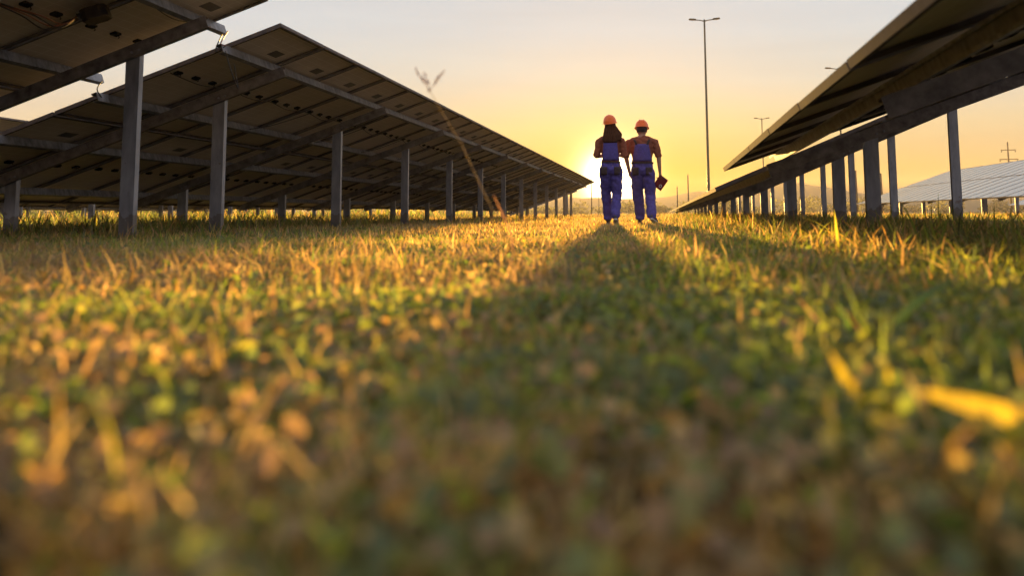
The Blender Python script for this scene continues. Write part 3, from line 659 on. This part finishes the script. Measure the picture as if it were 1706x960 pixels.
# small round leaves of clover and fallen bits between the blades
for n, d0, d1, r0 in ((22000, .22, 1.6, .0052), (13000, 1.6, 6, .0068)):
    x, y = wedge(n, d0, d1); x, y = thin(x, y, .8, .2, 55); m_ = len(x); zc = ground_z(x, y) + rng.uniform(.008, .045, m_); r = r0 * rng.uniform(.6, 1.5, m_)
    nrm_ = rng.normal(0, .6, (m_, 3)) + np.array([0, -.2, 1]); nrm_ /= np.linalg.norm(nrm_, axis=1, keepdims=True)
    u = np.cross(nrm_, [0, 1, .1]); u /= np.linalg.norm(u, axis=1, keepdims=True); v = np.cross(nrm_, u); c0 = np.stack([x, y, zc], -1)
    ring = [c0 + (u * math.cos(a) + v * math.sin(a) * 1.25) * r[:, None] for a in [math.pi / 3 * k for k in range(6)]]
    co = np.stack(ring, 1).reshape(-1, 3); F = ((np.arange(m_) * 6)[:, None, None] + np.array([(0, 1, 2), (0, 2, 3), (0, 3, 4), (0, 4, 5)])[None]).reshape(-1, 3)
    dr = (rng.random(m_) < dry_sunlit_mix(x, y) * .7)[:, None]; col = np.where(dr, DRY[rng.integers(0, 5, m_)], GREEN[rng.integers(0, 4, m_)] * 1.15); parts.append((co, F, np.repeat(col, 6, 0)))
tag(leaf_object('grass', parts), 'short mixed green and dry grass covering the open strip between the rows', 'grass', kind='stuff')

# taller weeds: along the right hand posts, under the left tables, and far field grass
parts = []
def clumps(n, xr, yr, per, h, w, dry, spread=.10, segs=3):
    cx_, cy_ = rng.uniform(*xr, n), rng.uniform(*yr, n); k = rng.integers(per[0], per[1], n); X = np.repeat(cx_, k); Y = np.repeat(cy_, k); H = np.repeat(rng.uniform(*h, n), k)
    X = X + rng.normal(0, spread, len(X)); Y = Y + rng.normal(0, spread, len(X)); m_ = len(X)
    parts.append(blades(X, Y, H * rng.uniform(.45, 1.1, m_), w * rng.uniform(.6, 1.4, m_), rng.uniform(.15, 1.1, m_), np.full(m_, dry), segs))
clumps(420, (.35, 3.2), (5, 16), (6, 16), (.10, .22), .009, .45)
clumps(115, (.75, 3.2), (3.4, 8.8), (5, 11), (.14, .28), .011, .35, .07, 4)
clumps(75, (.45, 2.6), (2.1, 4.6), (4, 9), (.07, .16), .0065, .55, .05, 4)
clumps(170, (.35, 1.7), (8.6, 20), (6, 12), (.13, .29), .012, .5, .10)
clumps(900, (-9.5, -4.5), (7.8, 18), (7, 15), (.13, .32), .012, .25, .12)
clumps(1200, (-36, -9.6), (9, 62), (8, 15), (.14, .34), .030, .12, .35)
clumps(500, (-36, -12), (40, 75), (8, 14), (.4, .9), .06, .35, .6)
for px_, y0_, n_ in ((-4.2156, 8.034, 12), (-6.3658, 8.034, 12), (3.98, 9.2056, 11), (1.826, 9.2056, 11), (1.826, 7.77, 1), (-4.2156, 6.591, 1)):
    for i_ in range(n_):
        clumps(3, (px_ - .14, px_ + .14), (y0_ + SP * i_ - .12, y0_ + SP * i_ + .1), (7, 14), (.08, .20), .009, .5, .06)
clumps(40, (.1, 1.2), (13, 24), (6, 12), (.12, .26), .012, .5, .12)
clumps(90, (.5, 2.2), (3.0, 8), (5, 12), (.08, .17), .006, .5)
clumps(300, (1.0, 9), (9, 30), (8, 18), (.10, .22), .014, .35, .2)
clumps(420, (-8.5, -4.3), (7.6, 17), (6, 14), (.07, .19), .008, .55)
clumps(600, (-14, -3.0), (15, 46), (6, 14), (.10, .26), .016, .65, .25)
clumps(500, (.5, 4), (16, 48), (8, 16), (.10, .26), .018, .6, .25)
clumps(900, (-14, 14), (52, 66), (8, 16), (.12, .34), .035, .8, .5)
clumps(700, (8, 34), (14, 44), (8, 16), (.10, .24), .02, .45, .4)
tag(leaf_object('tall_grass', parts), 'taller seeding grass and weeds growing along the posts and at the field edge', 'grass', kind='stuff')

# far tree belt under the hills, one soft mass
parts = []
def leafmass(cx_, cy_, cz_, sx, sy, sz, n, size, tint):
    p = rng.normal(0, 1, (n, 3)); p /= np.linalg.norm(p, axis=1, keepdims=True); p *= rng.random((n, 1)) ** .4; c0 = p * np.array([sx, sy, sz]) + np.array([cx_, cy_, cz_])
    u = rng.normal(0, 1, (n, 3)); u /= np.linalg.norm(u, axis=1, keepdims=True); v = np.cross(u, rng.normal(0, 1, (n, 3))); v /= np.linalg.norm(v, axis=1, keepdims=True)
    s = size * rng.uniform(.5, 1.4, (n, 1)); co = np.stack([c0 - u * s, c0 + v * s * .6, c0 + u * s, c0 - v * s * .6], 1).reshape(-1, 3)
    F = ((np.arange(n) * 4)[:, None, None] + np.array([(0, 1, 2), (0, 2, 3)])[None]).reshape(-1, 3); col = np.array(tint) * rng.uniform(.6, 1.4, (n, 1)); return co, F, np.repeat(col, 4, 0)
for i in range(150):
    x = rng.uniform(-95, 190); y = rng.uniform(210, 300); h = rng.uniform(1.4, 3.6) * (.7 + .7 * float(vnoise(x, y, 40, 77)))
    parts.append(leafmass(x, y, h * .55, rng.uniform(1.6, 4.5), 2.0, h * .55, 150, .42, (.075, .075, .032)))
for i in range(60):
    x = rng.uniform(-70, -34); y = rng.uniform(18, 105); h = rng.uniform(.7, 1.5)
    parts.append(leafmass(x, y, h * .5, rng.uniform(.9, 2.4), 1.2, h * .55, 220, .16, (.050, .058, .024)))
tag(leaf_object('treeline', parts), 'hazy belt of bushes and low trees across the far side of the field', 'trees', kind='stuff')

# single plants close to the lens
def ribbon(bm, pts, widths, side, fold=.15):
    pts = [Vector(p) for p in pts]; side = Vector(side).normalized(); rows = []
    for i, (p, w) in enumerate(zip(pts, widths)):
        d = (pts[min(i + 1, len(pts) - 1)] - pts[max(i - 1, 0)]).normalized(); s_ = (side - d * side.dot(d)).normalized(); n_ = d.cross(s_)
        rows.append([bm.verts.new(p - s_ * w / 2), bm.verts.new(p + n_ * w * fold), bm.verts.new(p + s_ * w / 2)])
    for a, b in zip(rows, rows[1:]):
        for k in range(2): bm.faces.new((a[k], a[k + 1], b[k + 1], b[k]))
def plain_leaf(name, col, trans=.5):
    m = leaf_mat(name, trans); t = m.node_tree; at = [n for n in t.nodes if n.type == 'ATTRIBUTE'][0]
    c = t.nodes.new('ShaderNodeTexCoord'); nz_ = t.nodes.new('ShaderNodeTexNoise'); nz_.inputs['Scale'].default_value = 35; t.links.new(c.outputs['Object'], nz_.inputs['Vector'])
    cr = ramp_n(t, nz_.outputs['Fac'], [(.3, tuple(x * .7 for x in col)), (.7, tuple(min(1, x * 1.25) for x in col))])
    for l in list(t.links):
        if l.from_node == at: t.links.new(cr, l.to_socket)
    t.nodes.remove(at); return m
M['blade_yellow'] = plain_leaf('yellowed_blade', (.36, .28, .03)); M['blade_green'] = plain_leaf('green_blade', (.075, .13, .02)); M['stalk'] = plain_leaf('dry_stalk', (.27, .22, .10), .4); M['seed'] = plain_leaf('seed_head', (.26, .15, .09), .4)
def plant(name, loc, label, leaves):
    r = empty(name, loc); tag(r, label, 'grass plant', 'broad grass plants close to the lens')
    for pts, w, side, m in leaves:
        bm = bmesh.new(); P_ = [Vector(p) for p in pts]; n = 9; out = []
        for k in range(n):
            t = k / (n - 1) * (len(P_) - 1); i = min(int(t), len(P_) - 2); f_ = t - i
            a, b, c_, d = P_[max(i - 1, 0)], P_[i], P_[i + 1], P_[min(i + 2, len(P_) - 1)]
            out.append(.5 * ((2 * b) + (c_ - a) * f_ + (2 * a - 5 * b + 4 * c_ - d) * f_ ** 2 + (3 * b - a - 3 * c_ + d) * f_ ** 3))
        ribbon(bm, out, [w * min(1, .55 + 1.2 * k / (n - 1)) * (1 - (k / (n - 1)) ** 3) + .0006 for k in range(n)], side)
        link('leaf', bm_mesh(bm, 'leaf', True), M[m], r)
plant('grass_plant', (.27, .60, 0), 'broad yellow grass leaf arching low near the right edge, very blurred', [
    ([(.02, 0, .004), (-.03, 0, .036), (-.07, .01, .048), (-.105, .02, .056)], .017, (0, .4, 1), 'blade_yellow'), ([(.0, 0, 0), (-.03, .0, .02), (-.06, .0, .03), (-.075, 0, .018)], .010, (0, .3, 1), 'blade_yellow'), ([(.02, 0, 0), (.0, 0, .05), (-.01, .01, .08)], .009, (1, 0, 0), 'blade_green')])
plant('grass_plant', (.155, .70, 0), 'two upright yellow green blades leaning together, right of centre foreground', [
    ([(0, 0, 0), (-.012, 0, .035), (-.030, 0, .070)], .009, (1, .2, 0), 'blade_yellow'), ([(.004, 0, 0), (.012, 0, .025), (.012, 0, .058)], .007, (1, .1, 0), 'blade_yellow')])
plant('grass_plant', (.25, 1.1, 0), 'single green blade slanting up to the right behind the yellow ones', [
    ([(-.02, 0, 0), (.015, 0, .035), (.06, .01, .072), (.095, .01, .092)], .012, (.3, .2, 1), 'blade_green'), ([(-.02, 0, 0), (-.03, 0, .04), (-.04, .01, .065)], .008, (1, 0, 0), 'blade_green')])
# tall seeding stalk
st = empty('weed_stalk', (-.285, 1.92, 0)); tag(st, 'tall thin bent seed stalk standing blurred before the long table', 'weed')
A = [Vector((.02, 0, -.01)), Vector((-.068, 0, .17)), Vector((-.105, 0, .245)), Vector((-.145, 0, .33)), Vector((-.19, 0, .403)), Vector((-.218, 0, .451))]
bm = bmesh.new(); bm_tube(bm, A, [.0016, .0016, .0015, .0013, .0010, .0007], 6); link('stem', bm_mesh(bm, 'stem', True), M['stalk'], st)
for (dx, dz, n) in ((-.034, .052, 11), (.033, .043, 12), (-.012, .040, 7), (.0, .0, 4)):
    bm = bmesh.new(); e = A[-1] + Vector((dx, 0, dz))
    if n > 4: bm_tube(bm, [A[-1], A[-1].lerp(e, .6) + Vector((0, 0, -.003)), e], [.0007, .0006, .0004], 5)
    for k in range(n):
        t = .35 + .65 * k / n; q = A[-1].lerp(e, t) + Vector((random.uniform(-.003, .003), random.uniform(-.003, .003), random.uniform(-.003, .003))); ell(bm, q, (.0015, .0015, .0036), 1)
    link('seed_head', bm_mesh(bm, 'seed_head', True), M['seed'], st)
bm = bmesh.new(); ribbon(bm, [A[0].lerp(A[1], .55), A[0].lerp(A[1], .75) + Vector((.012, 0, .01)), A[1] + Vector((-.004, 0, .045))], [.0025, .004, .001], (1, .3, 0)); link('leaf', bm_mesh(bm, 'leaf', True), M['seed'], st)
